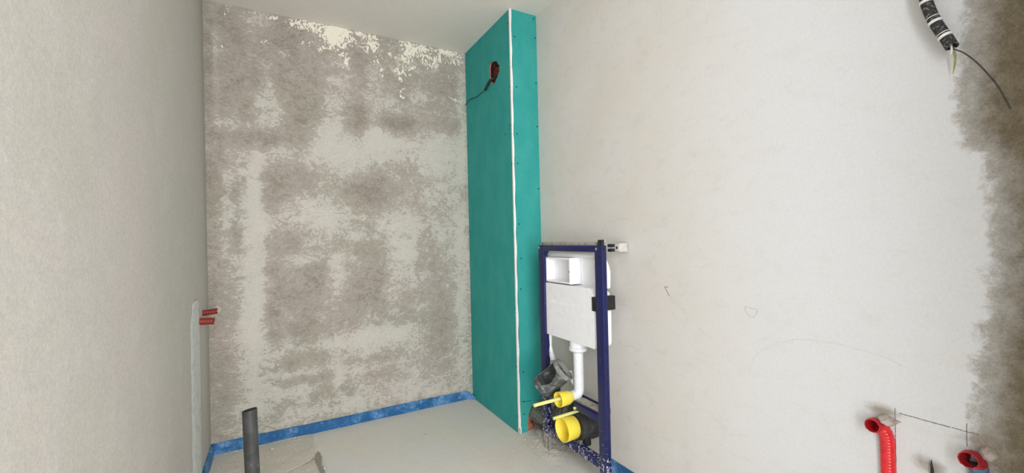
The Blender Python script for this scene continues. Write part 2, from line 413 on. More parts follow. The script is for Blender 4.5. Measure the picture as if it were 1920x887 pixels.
SPLASH =  [(-1.38,2.592,0.015,0.017,0.5),(-1.35,2.565,0.027,0.035,0.9),(-1.256,2.568,0.056,0.035,1.2),(-1.168,2.534,0.049,0.054,0.8),(-1.118,2.545,0.033,0.082,0.8),(-1.282,2.466,0.039,0.026,0.6),(-1.186,2.441,0.025,0.027,0.6),(-1.447,2.581,0.045,0.019,0.5),(-1.556,2.584,0.05,0.021,0.3),(-1.701,2.566,0.034,0.041,0.35),(-1.718,2.344,0.01,0.012,0.4),(-1.509,2.419,0.022,0.017,0.45),(-1.435,2.443,0.015,0.017,0.4),(-1.406,2.364,0.038,0.017,0.3),(-1.082,2.549,0.059,0.064,1.4),(-1.117,2.515,0.033,0.045,0.6),(-1.043,2.384,0.021,0.055,0.8),(-1.068,2.425,0.021,0.018,0.6),(-0.927,2.545,0.098,0.047,0.55),(-0.873,2.509,0.046,0.038,0.8),(-1.005,2.584,0.174,0.015,0.8),(-0.843,2.43,0.018,0.038,0.7),(-0.813,2.35,0.013,0.038,0.5),(-0.743,2.554,0.057,0.019,0.2),(-0.628,2.519,0.04,0.079,1.1),(-0.547,2.549,0.071,0.045,1.1),(-0.706,2.475,0.039,0.024,0.5),(-0.67,2.384,0.054,0.034,0.8),(-0.671,2.326,0.024,0.015,0.6),(-0.673,2.228,0.029,0.039,0.55),(-0.467,2.479,0.052,0.04,0.8),(-0.382,2.536,0.064,0.041,0.5),(-0.294,2.573,0.077,0.021,1.1),(-0.263,2.527,0.055,0.031,0.9),(-0.321,2.393,0.024,0.026,0.6),(-0.57,2.421,0.02,0.025,0.5),(-0.754,2.485,0.014,0.014,0.4),(-0.792,2.454,0.019,0.01,0.4),(-0.259,2.237,0.05,0.015,0.5),(-0.485,2.586,0.166,0.014,0.6)]

g = .0125
def f_skim_and_shade(c): return blobs(c[:, 0], c[:, 2], SKIM + [(-1.55, 2.2, .38, .45, -.28), (-1.1, 2.25, .2, .3, .12)], 1.2, .20)  # skim patches, plus light falloff at upper left painted as a darker blob
def f_splash(c): return blobs(c[:, 0], c[:, 2], SPLASH, 1.3, .0)
grid_obj('wall_back', (-W, 0, 0), (g, 0, 0), (0, 0, g), int(W / g) + 1, int(H / g), MB_, {'skim_and_shade': f_skim_and_shade, 'splash': f_splash}, (-W - .15, .15, .004, .15, -.1, H + .1))

# the darker grey-brown end of the right wall, border given as (z, y)
EDGE = [(0, -2.56), (.597, -2.570), (.786, -2.585), (.923, -2.597), (1.02, -2.615), (1.156, -2.620), (1.275, -2.620), (1.352, -2.612), (1.40, -2.572), (1.549, -2.574), (1.679, -2.585), (1.817, -2.60), (2.6, -2.62)]
def f_dark_end(c):
    ye = np.interp(c[:, 2], [e[0] for e in EDGE], [e[1] for e in EDGE])
    d = ye - c[:, 1]                       # positive beyond the edge
    return np.clip(.42 + d / .16, 0, 1)
SMUDGE = [(-2.405, .692, .035, .018, .85), (-2.43, .686, .03, .012, .5), (-2.60, .695, .04, .022, .5), (-2.615, .66, .02, .03, .7), (-2.49, .585, .02, .025, .8), (-2.525, .578, .02, .02, .9), (-2.56, .675, .03, .012, .4), (-1.44, 1.14, .04, .03, .35)]
def f_smudge(c): return blobs(c[:, 1], c[:, 2], SMUDGE, 1.0)
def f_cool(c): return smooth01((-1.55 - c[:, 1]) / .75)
def right_shape(c):
    d = np.zeros_like(c); d[:, 0] = 0.0; return d
grid_obj('wall_right', (0, 0, 0), (0, -.015, 0), (0, 0, .015), int(DEPTH / .015) + 2, int(H / .015) + 1, MR, {'dark_end': f_dark_end, 'smudge': f_smudge, 'cool': f_cool}, (.004, .15, -DEPTH - .15, .15, -.1, H + .1))
def f_corner_shade(c): return np.exp(-np.maximum(0, -c[:, 1]) / .18)  # shade towards the back corner, painted into the wall colour
grid_obj('wall_left', (-W, -3.12, 0), (0, .02, 0), (0, 0, .02), 156, 130, ML, {'corner': f_corner_shade}, (-W - .15, -W - .004, -DEPTH - .15, .15, -.1, H + .1))

# floor: rough patch on the left, cracked edge
CRACK = [(-1.288, 0), (-1.283, -.113), (-1.281, -.223), (-1.279, -.312), (-1.283, -.394), (-1.279, -.484), (-1.272, -.56), (-1.285, -.75), (-1.27, -1.0)]
CR2 = [(-1.288, -.319), (-1.32, -.37), (-1.363, -.39), (-1.43, -.43)]
def segdist(x, y, pts):
    d = np.full(len(x), 9.0)
    for (ax, ay), (bx, by) in zip(pts[:-1], pts[1:]):
        vx, vy = bx - ax, by - ay
        t = np.clip(((x - ax) * vx + (y - ay) * vy) / (vx * vx + vy * vy), 0, 1)
        d = np.minimum(d, np.hypot(x - ax - t * vx, y - ay - t * vy))
    return d
rng = np.random.RandomState(3)
ph = rng.uniform(0, 6.28, (14, 2)); fq = rng.uniform(8, 60, (14, 2))
def wob(x, y):
    s = 0
    for k in range(14): s = s + np.sin(x * fq[k, 0] + ph[k, 0] + 2 * np.sin(y * fq[k, 1] * .6 + ph[k, 1])) * np.sin(y * fq[k, 1] + ph[k, 1])
    return s / 14
def f_crack(c):
    x, y = c[:, 0], c[:, 1]
    w = wob(x, y)
    amp = .35 + .65 * smooth01((-y - .22) / .08)
    a = np.exp(-(segdist(x, y, CRACK) / (.009 + .006 * amp)) ** 2) * amp
    b = np.exp(-(segdist(x, y, CR2) / .008) ** 2) * .45
    e = blobs(x, y, [(-1.31, -.36, .05, .05, .35), (-.691, -.389, .006, .006, 1.5), (-.75, -.475, .014, .007, .5), (-.185, -.82, .012, .012, .4)])
    return np.clip(np.maximum(a, b) * (1 + 1.2 * w) + e, 0, 1)
def f_rough(c): return smooth01((-1.29 - c[:, 0]) / .02 + .5) + blobs(c[:, 0], c[:, 1], [(-.12, -.9, .14, .22, .8)], 1.0)
def floor_disp(c):
    x, y = c[:, 0], c[:, 1]; d = np.zeros_like(c)
    left = smooth01((-1.285 - x) / .012)
    d[:, 2] = wob(x, y) * (.0012 + .003 * left) + .003 * left - .008 * f_crack(c) * (np.abs(x + 1.3) < .2)
    mound = blobs(x, y, [(-.13, -.93, .06, .08, .012), (-.08, -.83, .06, .07, .018), (-.16, -1.02, .05, .05, .005)], 1.0)
    d[:, 2] += mound * (1 + .8 * wob(x * 3, y * 3))
    return d
grid_obj('floor', (-W, -3.12, 0), (.011, 0, 0), (0, .011, 0), 165, 284, MF, {'crack': f_crack, 'rough': f_rough}, (-W - .15, .15, -3.25, .15, -.15, -.035), floor_disp)
bm = bmesh.new(); box(bm, -W - .15, .15, -DEPTH - .15, .15, H, H + .12)
make('ceiling', bm, MC, kind='structure')
# wall behind the photographer, its unseen doorway enlarged to let in more daylight
bm = bmesh.new()
DX0, DX1, DZ = -1.78, -.60, 2.45
box(bm, -W - .15, DX0, -DEPTH - .15, -DEPTH, -.1, H); box(bm, DX1, .15, -DEPTH - .15, -DEPTH, -.1, H); box(bm, DX0, DX1, -DEPTH - .15, -DEPTH, DZ, H)
make('wall_front', bm, ML, kind='structure')

# ------------------------------------------------------------------ blue perimeter strips
def strip(name, P0, P1, nrm, h, th, label, ragged_top=.0015, z0=-.002):
    P0, P1, nrm = Vector(P0), Vector(P1), Vector(nrm); L = (P1 - P0).length; n = int(L / .03)
    bm = bmesh.new(); cols = []
    for i in range(n + 1):
        p = P0.lerp(P1, i / n); w = math.sin(i * .37) * .002 + random.uniform(-.0008, .0008)
        zt = h + math.sin(i * .21) * ragged_top + random.uniform(-.0008, .0008)
        prof = [(0.0005, z0), (th + w, z0), (th + w * .5, zt - .004), (th * .6, zt), (.0005, zt)]
        cols.append([bm.verts.new(p + nrm * a + Vector((0, 0, b))) for a, b in prof])
    for i in range(n):
        for k in range(4): bm.faces.new((cols[i][k], cols[i + 1][k], cols[i + 1][k + 1], cols[i][k + 1]))
    bm.faces.new(cols[0]); bm.faces.new(cols[-1][::-1])
    return tag(make(name, bm, TAPE), label, 'edge strip', 'blue foam strips along the floor edge')
strip('edge_strip', (-W, 0, 0), (-.245, 0, 0), (0, -1, 0), .064, .010, 'long blue foam edge strip at the foot of the stained back wall')
strip('edge_strip', (-W, -.005, 0), (-W, -2.6, 0), (1, 0, 0), .064, .014, 'short blue foam edge strip running down the foot of the left wall')
strip('edge_strip', (0, -1.28, 0), (0, -2.9, 0), (-1, 0, 0), .066, .010, 'blue foam edge strip beside the right post of the toilet frame')
# folded end of the long strip against the green board
bm = bmesh.new()
P = [(-.247, -.002), (-.235, -.012), (-.215, -.028), (-.197, -.050)]
hh = [.062, .054, .038, .020]
a = [bm.verts.new((x, y, 0)) for x, y in P]; b = [bm.verts.new((x, y, z)) for (x, y), z in zip(P, hh)]
c = [bm.verts.new((x + .006, y + .006, z)) for (x, y), z in zip(P, hh)]; d = [bm.verts.new((x + .006, y + .006, 0)) for x, y in P]
for i in range(3):
    bm.faces.new((a[i], a[i + 1], b[i + 1], b[i])); bm.faces.new((b[i], b[i + 1], c[i + 1], c[i])); bm.faces.new((c[i], c[i + 1], d[i + 1], d[i]))
bm.faces.new((a[0], b[0], c[0], d[0])); bm.faces.new((a[3], d[3], c[3], b[3]))
tag(make('edge_strip_end', bm, TAPE), 'folded loose end of blue strip in the corner by the green board', 'edge strip')

# ------------------------------------------------------------------ green boxing
boxing = thing('pipe_boxing', 'green moisture board pipe boxing with a white corner strip, floor to ceiling', 'pipe boxing')
def holed_panel(name, outer, hole, to3, thick, parent, label=None):
    """outer/hole polygons in 2D; faces get GREEN, the cut rim gets GYPSUM"""
    bm = bmesh.new()
    def side(off):
        vo = [bm.verts.new(to3(u, v, off)) for u, v in outer]; eo = [bm.edges.new((vo[i], vo[(i + 1) % len(vo)])) for i in range(len(vo))]
        vh, eh = [], []
        if hole:
            vh = [bm.verts.new(to3(u, v, off)) for u, v in hole]; eh = [bm.edges.new((vh[i], vh[(i + 1) % len(vh)])) for i in range(len(vh))]
        bmesh.ops.triangle_fill(bm, edges=eo + eh, use_beauty=True)
        return vo, vh
    o1, h1 = side(0); o2, h2 = side(thick)
    for a, b, mi in ((o1, o2, 0), (h1, h2, 1)):
        for i in range(len(a)):
            f = bm.faces.new((a[i], a[(i + 1) % len(a)], b[(i + 1) % len(b)], b[i])); f.material_index = mi
    return make(name, bm, [GREEN, GYPSUM], parent, 20)
TH = .0125
hole_pts = [(-.404, 2.288), (-.402, 2.325), (-.408, 2.359), (-.428, 2.372), (-.458, 2.363), (-.49, 2.358), (-.518, 2.344), (-.528, 2.325), (-.554, 2.303), (-.545, 2.288), (-.552, 2.275), (-.538, 2.262), (-.522, 2.245), (-.503, 2.236), (-.486, 2.219), (-.462, 2.212), (-.446, 2.217), (-.434, 2.238), (-.424, 2.236), (-.412, 2.255)]
holed_panel('panel', [(0, .004), (0, H), (B, H), (B, .002)], hole_pts, lambda u, v, o: (A + o, u, v), TH, boxing)
pb = [(A, H), (0, H), (0, .172), (-.036, .170), (-.062, .163), (-.083, .160), (-.103, .143), (-.116, .120), (-.124, .098), (-.129, .060), (-.127, .030), (-.131, .001), (A, .001)]
holed_panel('panel', pb, None, lambda u, v, o: (u, B + o, v), TH, boxing)
# cut edge of lower panel hole (brownish rim just proud of the back)
bm = bmesh.new()
cs = []
rp = pb[2:-1]
for i in range(len(rp) - 1):
    u0, v0 = rp[i]; u1, v1 = rp[i + 1]
    q = [bm.verts.new(p) for p in ((u0, B - .0006, v0), (u1, B - .0006, v1), (u1 - .0005, B - .0006, v1 + .0035), (u0 - .0005, B - .0006, v0 + .0035))]
    bm.faces.new(q)
    q2 = [bm.verts.new(p) for p in ((u0, B - .0006, v0), (u1, B - .0006, v1), (u1, B + .012, v1), (u0, B + .012, v0))]
    bm.faces.new(q2)
make('cut_edge', bm, GYPSUM, boxing, label='torn reddish cut edge of the lower hole')
# corner strip
bm = bmesh.new(); n = 60
L = []
for i in range(n + 1):
    z = .035 + (H - .035) * i / n
    wx = .010 + .0015 * math.sin(i * 1.3) + random.uniform(-.0008, .0008)
    L.append([bm.verts.new(q) for q in ((A - .0012, B + .010, z), (A - .002, B - .002, z), (A + wx, B - .0025, z), (A + wx, B - .0003, z), (A - .0001, B + .010, z))])
for i in range(n):
    for k in range(5): bm.faces.new((L[i][k], L[i + 1][k], L[i + 1][(k + 1) % 5], L[i][(k + 1) % 5]))
bm.faces.new(L[0]); bm.faces.new(L[-1][::-1])
make('corner_strip', bm, BEAD, boxing, label='narrow white corner strip')
# torn tails at the strip's foot, with a grey bit of profile
bm = bmesh.new(); prism_x(bm, [(B - .002, .002), (B + .004, .002), (B + .008, .036), (B - .002, .036)], A - .003, A - .0005)
prism_x(bm, [(B - .004, .001), (B - .0005, .001), (B - .0005, .04), (B - .004, .04)], A + .006, A + .014)
make('strip_tail', bm, BEAD, boxing)
bm = bmesh.new(); box(bm, A - .001, A + .006, B - .005, B - .0005, .001, .03, .001); make('profile_foot', bm, GALV, boxing, label='grey metal profile showing at the torn foot')
# screws
def screw_mesh():
    bm = bmesh.new(); bmesh.ops.create_circle(bm, cap_ends=True, radius=.0042, segments=10)
    r = bmesh.ops.extrude_face_region(bm, geom=bm.faces[:]); bmesh.ops.translate(bm, vec=(0, 0, .0012), verts=[v for v in r['geom'] if isinstance(v, bmesh.types.BMVert)])
    r = bmesh.ops.create_circle(bm, cap_ends=True, radius=.0018, segments=6); bmesh.ops.translate(bm, vec=(0, 0, .0016), verts=r['verts'])
    return bm
s0 = make('screw', screw_mesh(), SCREW, boxing)
spots = [('A', -.679, 2.519), ('A', -.684, 2.126), ('A', -.679, 1.889), ('A', -.611, 1.849), ('A', -.686, .762), ('A', -.688, .409), ('A', -.684, .104), ('A', -.688, 1.648), ('A', -.02, 1.9), ('A', -.02, 1.25), ('A', -.02, .6),
         ('B', -.018, 2.577), ('B', -.16, 2.435), ('B', -.012, 2.457), ('B', -.155, 2.125), ('B', -.012, 2.171), ('B', -.158, 1.835), ('B', -.012, 1.896), ('B', -.160, 1.653), ('B', -.012, 1.503),
         ('B', -.160, 1.28), ('B', -.152, 1.068), ('B', -.159, .88), ('B', -.156, .373), ('B', -.158, .191), ('B', -.156, .114)]
for i, (w, u, z) in enumerate(spots):
    o = s0 if i == 0 else s0.copy()
    if i: COL.objects.link(o); o.parent = boxing
    if w == 'A': o.location = (A - .0008, u, z); o.rotation_euler = (0, -math.pi / 2, 0)
    else: o.location = (u, B - .0008, z); o.rotation_euler = (math.pi / 2, 0, 0)
# fine horizontal board joint on the narrow panel
bm = bmesh.new(); box(bm, -.165, -.105, B - .0009, B, .1865, .1885); make('board_joint', bm, SCREW, boxing)

# clay brick seen inside the upper hole
shaft = thing('brick_shaft', 'reddish brown clay brick shaft inside the round hole of the green board', 'masonry')
bm = bmesh.new(); box(bm, A + .052, A + .10, -.66, -.05, 2.02, 2.50); make('mortar_bed', bm, MORTAR, shaft)
BRICK_D = simple('dark_clay_brick', (.17, .060, .036), (.09, .035, .024), .95, .1, nscale=50, bumpy=.3)
bm0 = bmesh.new(); box(bm0, 0, .03, -.115, .115, 0, .062, .004, 1)
for v in bm0.verts: v.co += Vector([random.uniform(-.002, .002) for _ in range(3)])
br = make('brick', bm0, BRICK_D, shaft); first = True
for r_ in range(6):
    for k in range(2):
        o = br if first else br.copy()
        if not first: COL.objects.link(o); o.parent = shaft
        first = False
        o.location = (A + .036 + random.uniform(0, .006), -.53 + k * .245 + (r_ % 2) * .12, 2.06 + r_ * .074)
# broken brick and plaster at the lower hole
rub = thing('broken_brickwork', 'broken red brick edge inside the lower hole of the green board', 'masonry')
def chunk(cx, cy, cz, sx, sy, sz, jit=.2):
    bm = bmesh.new(); bmesh.ops.create_icosphere(bm, subdivisions=2, radius=1)
    for v in bm.verts:
        v.co = Vector((v.co.x * sx, v.co.y * sy, v.co.z * sz)) * (1 + random.uniform(-jit, jit)) + Vector((cx, cy, cz))
    return bm
make('brick', chunk(-.118, B + .034, .064, .034, .022, .066, .10), BRICK, rub)
make('brick', chunk(-.104, B + .030, .016, .036, .024, .030, .10), BRICK, rub)
make('brick', chunk(-.120, B + .040, .118, .018, .022, .024, .10), BRICK, rub)
bm = bmesh.new(); box(bm, -.165, -.02, B + .12, B + .16, 0, .22, .01); make('mortar_bed', bm, MORTAR, rub)
tag(make('cement_lump', chunk(-.085, -.79, .012, .045, .055, .028, .12), CEMENT), 'rough grey cement lump on the floor below the lower hole', 'cement')

# cable from the hole
cab = thing('cable', 'dark cable hanging from the hole in the green board to the corner', 'cable')
bm = bmesh.new(); P = spline([(A + .02, -.450, 2.262), (A - .006, -.436, 2.250), (A - .013, -.395, 2.226), (A - .011, -.360, 2.209)], 6); tube(bm, P, .0088, 10)
make('sheath', bm, BLACK, cab, label='thick black outer sheath')
bm = bmesh.new(); P = spline([(A - .011, -.362, 2.210), (A - .009, -.325, 2.207), (A - .008, -.292, 2.211), (A - .005, -.235, 2.208), (A - .005, -.179, 2.210), (A - .004, -.12, 2.222), (A - .005, -.064, 2.226), (A - .006, -.03, 2.215), (A - .010, -.008, 2.206)], 5); tube(bm, P, .0024, 8)
make('wire', bm, WIRE_T, cab, label='thin dark wire')
bm = bmesh.new(); P = spline([(-.335, -.004, 2.252), (-.31, -.006, 2.240), (-.285, -.006, 2.229), (-.255, -.006, 2.224), (-.235, -.004, 2.226)], 5); tube(bm, P, lambda i: .0035 if 3 < i < 15 else .002, 6)
tag(make('plaster_thread', bm, BEAD), 'thin white curl of plaster on the back wall where the cable ends', 'plaster')

# ------------------------------------------------------------------ toilet installation frame
fr = thing('toilet_frame', 'dark blue steel toilet installation frame with a white cistern, standing by the right wall', 'toilet frame')
FX, BX = -.165, -.135
YL, YR, PWD = -.920, -1.455, .050
TOP = 1.150
def post(y0, y1, zb):
    bm = bmesh.new(); box(bm, FX, BX, y0, y1, zb, TOP, .003)
    return bm
pl = make('post', post(YL, YL - PWD, .10), FRAME, fr)
pr = make('post', post(YR, YR + PWD, .055), FRAME, fr)
def dot(x, y, z, ry, rz, axis='x', th=.0012):
    bm = bmesh.new(); N = 14; vs = []
    for k in range(N):
        a = 2 * math.pi * k / N
        if axis == 'x': vs.append(((x, y + ry * math.cos(a), z + rz * math.sin(a)), (x - th, y + ry * .9 * math.cos(a), z + rz * .9 * math.sin(a))))
        else: vs.append(((x + ry * math.cos(a), y, z + rz * math.sin(a)), (x + ry * .9 * math.cos(a), y - th, z + rz * .9 * math.sin(a))))
    A1 = [bm.verts.new(a) for a, b in vs]; A2 = [bm.verts.new(b) for a, b in vs]
    bm.faces.new(A2)
    for k in range(N): bm.faces.new((A1[k], A1[(k + 1) % N], A2[(k + 1) % N], A2[k]))
    return bm
for P_, y, z in ((pl, -.928, 1.137), (pr, -1.418, 1.134)):
    make('rivet', dot(FX + .0003, y, z, .0055, .0065, th=.002), STEEL, P_)
for P_, y, z in ((pl, -.936, 1.083), (pr, -1.423, 1.083), (pl, -.936, .62), (pr, -1.423, .62)):
    make('slot', dot(FX + .0002, y, z, .006, .012), BLACK, P_)
for z, rz in ((1.128, .012), (1.10, .004), (.555, .014), (.520, .005)):
    make('slot', dot(-.150, YR + .0002, z, .0045 if rz > .006 else .003, rz, 'y'), BLACK, pr)
# groove line down the near side of the right post
bm = bmesh.new(); box(bm, BX - .0125, BX - .0115, YR - .0008, YR, .12, TOP - .01); make('seam', bm, FRAME, pr)
bm = bmesh.new(); box(bm, FX, BX, YL - PWD + .001, YR + PWD - .001, 1.119, TOP - .0005, .002); make('top_bar', bm, FRAME, fr)
bm = bmesh.new(); box(bm, BX - .012, BX - .006, YL - .004, YR + .012, TOP - .001, 1.168, .001); make('top_rail', bm, DUSTY, fr, label='dusty grey rail along the top')
bm = bmesh.new(); box(bm, FX + .004, BX, YR + .003, YR + .030, TOP - .001, 1.176, .002); ec = make('end_cap', bm, BLACK, fr, label='black end cap with a steel sleeve')
bm = bmesh.new(); box(bm, FX + .018, BX + .002, YR + .000, YR + .026, TOP - .0005, 1.178, .002); make('sleeve', bm, STEEL, ec)
# gusset in the top left corner
bm = bmesh.new(); prism_x(bm, [(YL - PWD, 1.119), (YL - PWD - .022, 1.119), (YL - PWD, 1.095)], FX + .004, BX - .004); make('gusset', bm, FRAME, fr)
# cross bar: a shallow tray
bm = bmesh.new(); box(bm, FX + .001, FX + .006, -1.218, YR + PWD - .001, .322, .367, .001)
box(bm, FX + .001, -.090, -1.218, YR + PWD - .001, .357, .362, .001)
box(bm, -.094, -.088, -1.160, YR + PWD + .002, .345, .374, .001)
cb = make('cross_bar', bm, FRAME, fr)
bm = bmesh.new(); vs = [(-.150, -1.225), (-.098, -1.172), (-.096, -1.400), (-.158, -1.400), (-.150, -1.33), (-.157, -1.28)]
a = [bm.verts.new((x, y, .3622)) for x, y in vs]; b = [bm.verts.new((x, y, .3665)) for x, y in vs]
bm.faces.new(a[::-1]); bm.faces.new(b)
for i in range(6): bm.faces.new((a[i], a[(i + 1) % 6], b[(i + 1) % 6], b[i]))
make('dust_layer', bm, CEMENT, cb, label='grey dust lying on the bar')
bm = bmesh.new(); box(bm, FX, FX + .034, YL - PWD + .002, YR + PWD - .002, .108, .150, .003); lb = make('lower_bar', bm, FRAME, fr, label='lower blue bar spattered with plaster')
bm = bmesh.new(); tube(bm, [(-.174, -1.232, .333), (FX + .002, -1.232, .333)], [.008, .005], 12); make('threaded_pin', bm, YEL_P, fr, label='small pale yellow pin on the cross bar')
# feet
def foot(yc, sgn):
    bm = bmesh.new(); box(bm, FX + .003, BX - .002, yc - .019, yc + .019, .004, .14, .002)
    box(bm, FX - .004, BX + .02, yc - .024, yc + .024, .0, .006, .001)
    f_ = make('foot', bm, DUSTY, fr, label='dusty grey steel foot')
    bm = bmesh.new(); box(bm, FX + .008, FX + .013, yc - .038, yc - .022, .004, .085, .001); box(bm, FX - .002, FX + .012, yc - .040, yc - .036, .004, .09, .001)
    make('clamp', bm, STEEL, f_)
    bm = bmesh.new(); box(bm, FX + .002, FX + .008, yc - .036, yc - .023, .006, .078, .001); make('clamp_slot', bm, BLACK, f_)
    bm = bmesh.new(); tube(bm, [(FX - .004, yc - .030, .098), (FX + .006, yc - .030, .098)], .010, 6); make('bolt', bm, STEEL, f_)
foot(YL - .025, 1); foot(YR + .025, -1)
# plaster splashed on the left leg, real crusts
bm = bmesh.new()
for k in range(46):
    z = .02 + (random.random() ** 1.6) * .32; side = random.random() < .5
    if side: x, y = FX - .0005, YL - random.uniform(.004, .046)
    else: x, y = random.uniform(FX + .002, BX - .002), YL - PWD - .0005
    s = random.uniform(.002, .006)
    r = bmesh.ops.create_icosphere(bm, subdivisions=1, radius=1)
    for v in r['verts']: v.co = Vector((v.co.x * (.0012 if side else s), v.co.y * (s if side else .0012), v.co.z * s * 1.5)) * random.uniform(.75, 1.2) + Vector((x, y, z))
make('plaster_spatter', bm, CEMENT, fr, kind='stuff')

# wall bracket at the right end
wb = thing('wall_anchor', 'steel wall anchor between the blue frame top and the right wall', 'bracket')
ya, za = -1.440, 1.137
bm = bmesh.new(); tube(bm, [(BX, ya, za), (-.060, ya, za)], .0045, 12); make('rod', bm, STEEL, wb)
bm = bmesh.new(); box(bm, -.104, -.080, ya - .014, ya + .014, za + .005, za + .018, .004); box(bm, -.104, -.080, ya - .014, ya + .014, za - .018, za - .005, .004); make('clip', bm, BLACK, wb)
bm = bmesh.new(); box(bm, -.082, -.056, ya - .013, ya + .013, za - .016, za + .018, .002); make('nut', bm, STEEL, wb)
bm = bmesh.new(); box(bm, -.076, -.066, ya - .0145, ya - .0125, za - .006, za + .006); make('nut_slot', bm, BLACK, wb)
bm = bmesh.new(); box(bm, -.056, -.008, ya - .020, ya + .020, za - .020, za + .021, .003); make('bracket', bm, simple('pale_bracket_steel', (.66, .64, .60), (.56, .55, .51), .45, .4, .2), wb, label='pale square bracket')
bm = bmesh.new(); tube(bm, [(-.008, ya, za), (-.001, ya, za), (.004, ya, za)], [.021, .014, .006], 12); make('washer', bm, GALV, wb)

# cistern (part of the frame) and its sub-parts
bm = bmesh.new()
prism_x(bm, [(-.962, .935), (-.962, 1.085), (-1.335, 1.085), (-1.358, 1.045), (-1.362, 1.02), (-1.362, .935)], -.080, -.030, .004)
prism_x(bm, [(-.962, 1.085), (-1.335, 1.085), (-1.335, 1.104), (-.962, 1.104)], -.118, -.040, .003)
yy0, yy1 = -.948, -1.378
prism_x(bm, [(yy0, .941), (-1.336, .941), (yy1 + .004, .914), (yy1, .89), (yy1, .672), (yy1 + .012, .656), (yy0, .652)], -.146, -.045, .004)
cis = make('cistern', bm, WHITE, fr, label='white cistern block')
bm = bmesh.new()
prism_x(bm, [(yy0 + .001, .943), (-1.335, .943), (-1.374, .915), (-1.374, .656), (yy0 + .001, .656)], -.152, -.146, .0015)
cp = make('cover_plate', bm, WHITE, cis)
# box for the flush plate with its recess
bm = bmesh.new()
y0, y1, z0, z1, x0 = -.966, -1.190, .948, 1.084, -.148
def ringf(x, m): return [(x, y0 - m, z0 + m), (x, y1 + m, z0 + m), (x, y1 + m, z1 - m), (x, y0 - m, z1 - m)]
loops = [[(-.078, y0, z0), (-.078, y1 - .004, z0), (-.078, y1 - .004, z1), (-.078, y0, z1)], ringf(x0 + .002, 0), ringf(x0, .002), ringf(x0, .009), ringf(x0 + .052, .012)]
LL = [[bm.verts.new(p) for p in l] for l in loops]
for i in range(len(LL) - 1):
    for k in range(4): bm.faces.new((LL[i][k], LL[i][(k + 1) % 4], LL[i + 1][(k + 1) % 4], LL[i + 1][k]))
bm.faces.new(LL[-1]); bm.faces.new(LL[0][::-1])
ib = make('inspection_box', bm, WHITE_B, cis, 20, label='bright white open inspection box')
bm = bmesh.new(); box(bm, -.078, -.080 - .003, y1 - .004, y1 - .018, z0 - .003, z1 + .006, .002); make('box_flange', bm, WHITE_B, cis)
for y, z in ((y0 - .003, 1.033), (y1 + .006, 1.013)):
    make('clip', dot(x0 + .0002, y, z, .004, .005, th=.003), GALV, cis)
# black strap round the right of the cistern
bm = bmesh.new(); box(bm, -.156, -.040, -1.366, -1.402, .838, .905, .002); box(bm, -.130, -.058, -1.400, -1.415, .842, .900, .002)
make('strap', bm, BLACK, cis, label='black retaining strap')
# faint raised marks on the cover, too worn to read
bm = bmesh.new()
for k, (yc, h) in enumerate([(-1.010, .011), (-1.022, .020), (-1.034, .020), (-1.043, .014), (-1.053, .020), (-1.062, .014), (-1.095, .014), (-1.108, .016), (-1.120, .012), (-1.135, .014), (-1.150, .014), (-1.165, .015), (-1.182, .018), (-1.196, .013), (-1.208, .013), (-1.220, .018)]):
    zz = .835
    box(bm, -.1526, -.1518, yc, yc - .0028, zz, zz + h, .0004, 1)
    if k % 3 == 1: box(bm, -.1526, -.1518, yc, yc - .009, zz, zz + .0025, .0004, 1)
make('embossing', bm, WHITE, cis, label='faint raised marks on the cover plate', kind='stuff')
# hole row under the upper ledge
# flush pipe
fp_x, fp_y = -.108, -1.190
bm = bmesh.new(); P = [(fp_x, fp_y, .66), (fp_x, fp_y, .44)] + arc((fp_x - .030, fp_y, .408), .030, (1, 0, 0), (0, 0, -1), 0, math.pi / 2, 8)[0:]
P[1] = (fp_x, fp_y, .50)
P += [(-.158, fp_y, .378)]
tube(bm, P, .0265, 24); fp = make('flush_pipe', bm, PVC_W, fr)
bm = bmesh.new(); tube(bm, [(fp_x, fp_y, z) for z in (.657, .625, .622, .608, .603, .597)], [.043, .043, .047, .047, .043, .030], 28); make('collar', bm, PVC_W, fp)
bm = bmesh.new(); tube(bm, spline([(fp_x, -1.175, .418), (fp_x - .004, -1.150, .432), (fp_x - .006, -1.128, .462), (fp_x - .004, -1.118, .478)], 5), [.014] * 16, 14); make('side_outlet', bm, PVC_W, fp)
bm = bmesh.new(); P = spline([(-.128, -.968, .665), (-.128, -.962, .62), (-.128, -.960, .585), (-.128, -.970, .555), (-.130, -.982, .530), (-.132, -.992, .508)], 5)
rr = [.0125] * len(P); rr[-8:] = [.015] * 8
tube(bm, P, rr, 14); make('fill_tube', bm, PVC_W, fr)

# ------------------------------------------------------------------ yellow caps
def lathe_x(bm, prof, y, z, seg=40):
    """prof: list of (x, r) turned about the line parallel to X through (y, z)"""
    rings = []
    for x, r in prof:
        rings.append([bm.verts.new((x, y + r * math.cos(2 * math.pi * k / seg), z + r * math.sin(2 * math.pi * k / seg))) for k in range(seg)])
    for i in range(len(rings) - 1):
        for k in range(seg): bm.faces.new((rings[i][k], rings[i][(k + 1) % seg], rings[i + 1][(k + 1) % seg], rings[i + 1][k]))
    bm.faces.new(rings[0]); bm.faces.new(rings[-1])
    return bm
c1 = thing('protective_cap', 'small yellow cap plugging the flush pipe, the upper and smaller of two', 'cap')
bm = bmesh.new(); yc, zc = -1.190, .376
lathe_x(bm, [(-.200, .030), (-.236, .0345), (-.2395, .0355), (-.242, .0375), (-.2395, .0385), (-.180, .0345), (-.172, .031), (-.150, .020), (-.140, .020)][::-1], yc, zc)
make('cup', bm, YEL, c1)
bm = bmesh.new(); lathe_x(bm, [(-.214, .011), (-.199, .013)], yc, zc, 20); box(bm, -.225, -.20, yc - .003, yc + .003, zc - .031, zc + .031, .001); make('rib', bm, YEL, c1)
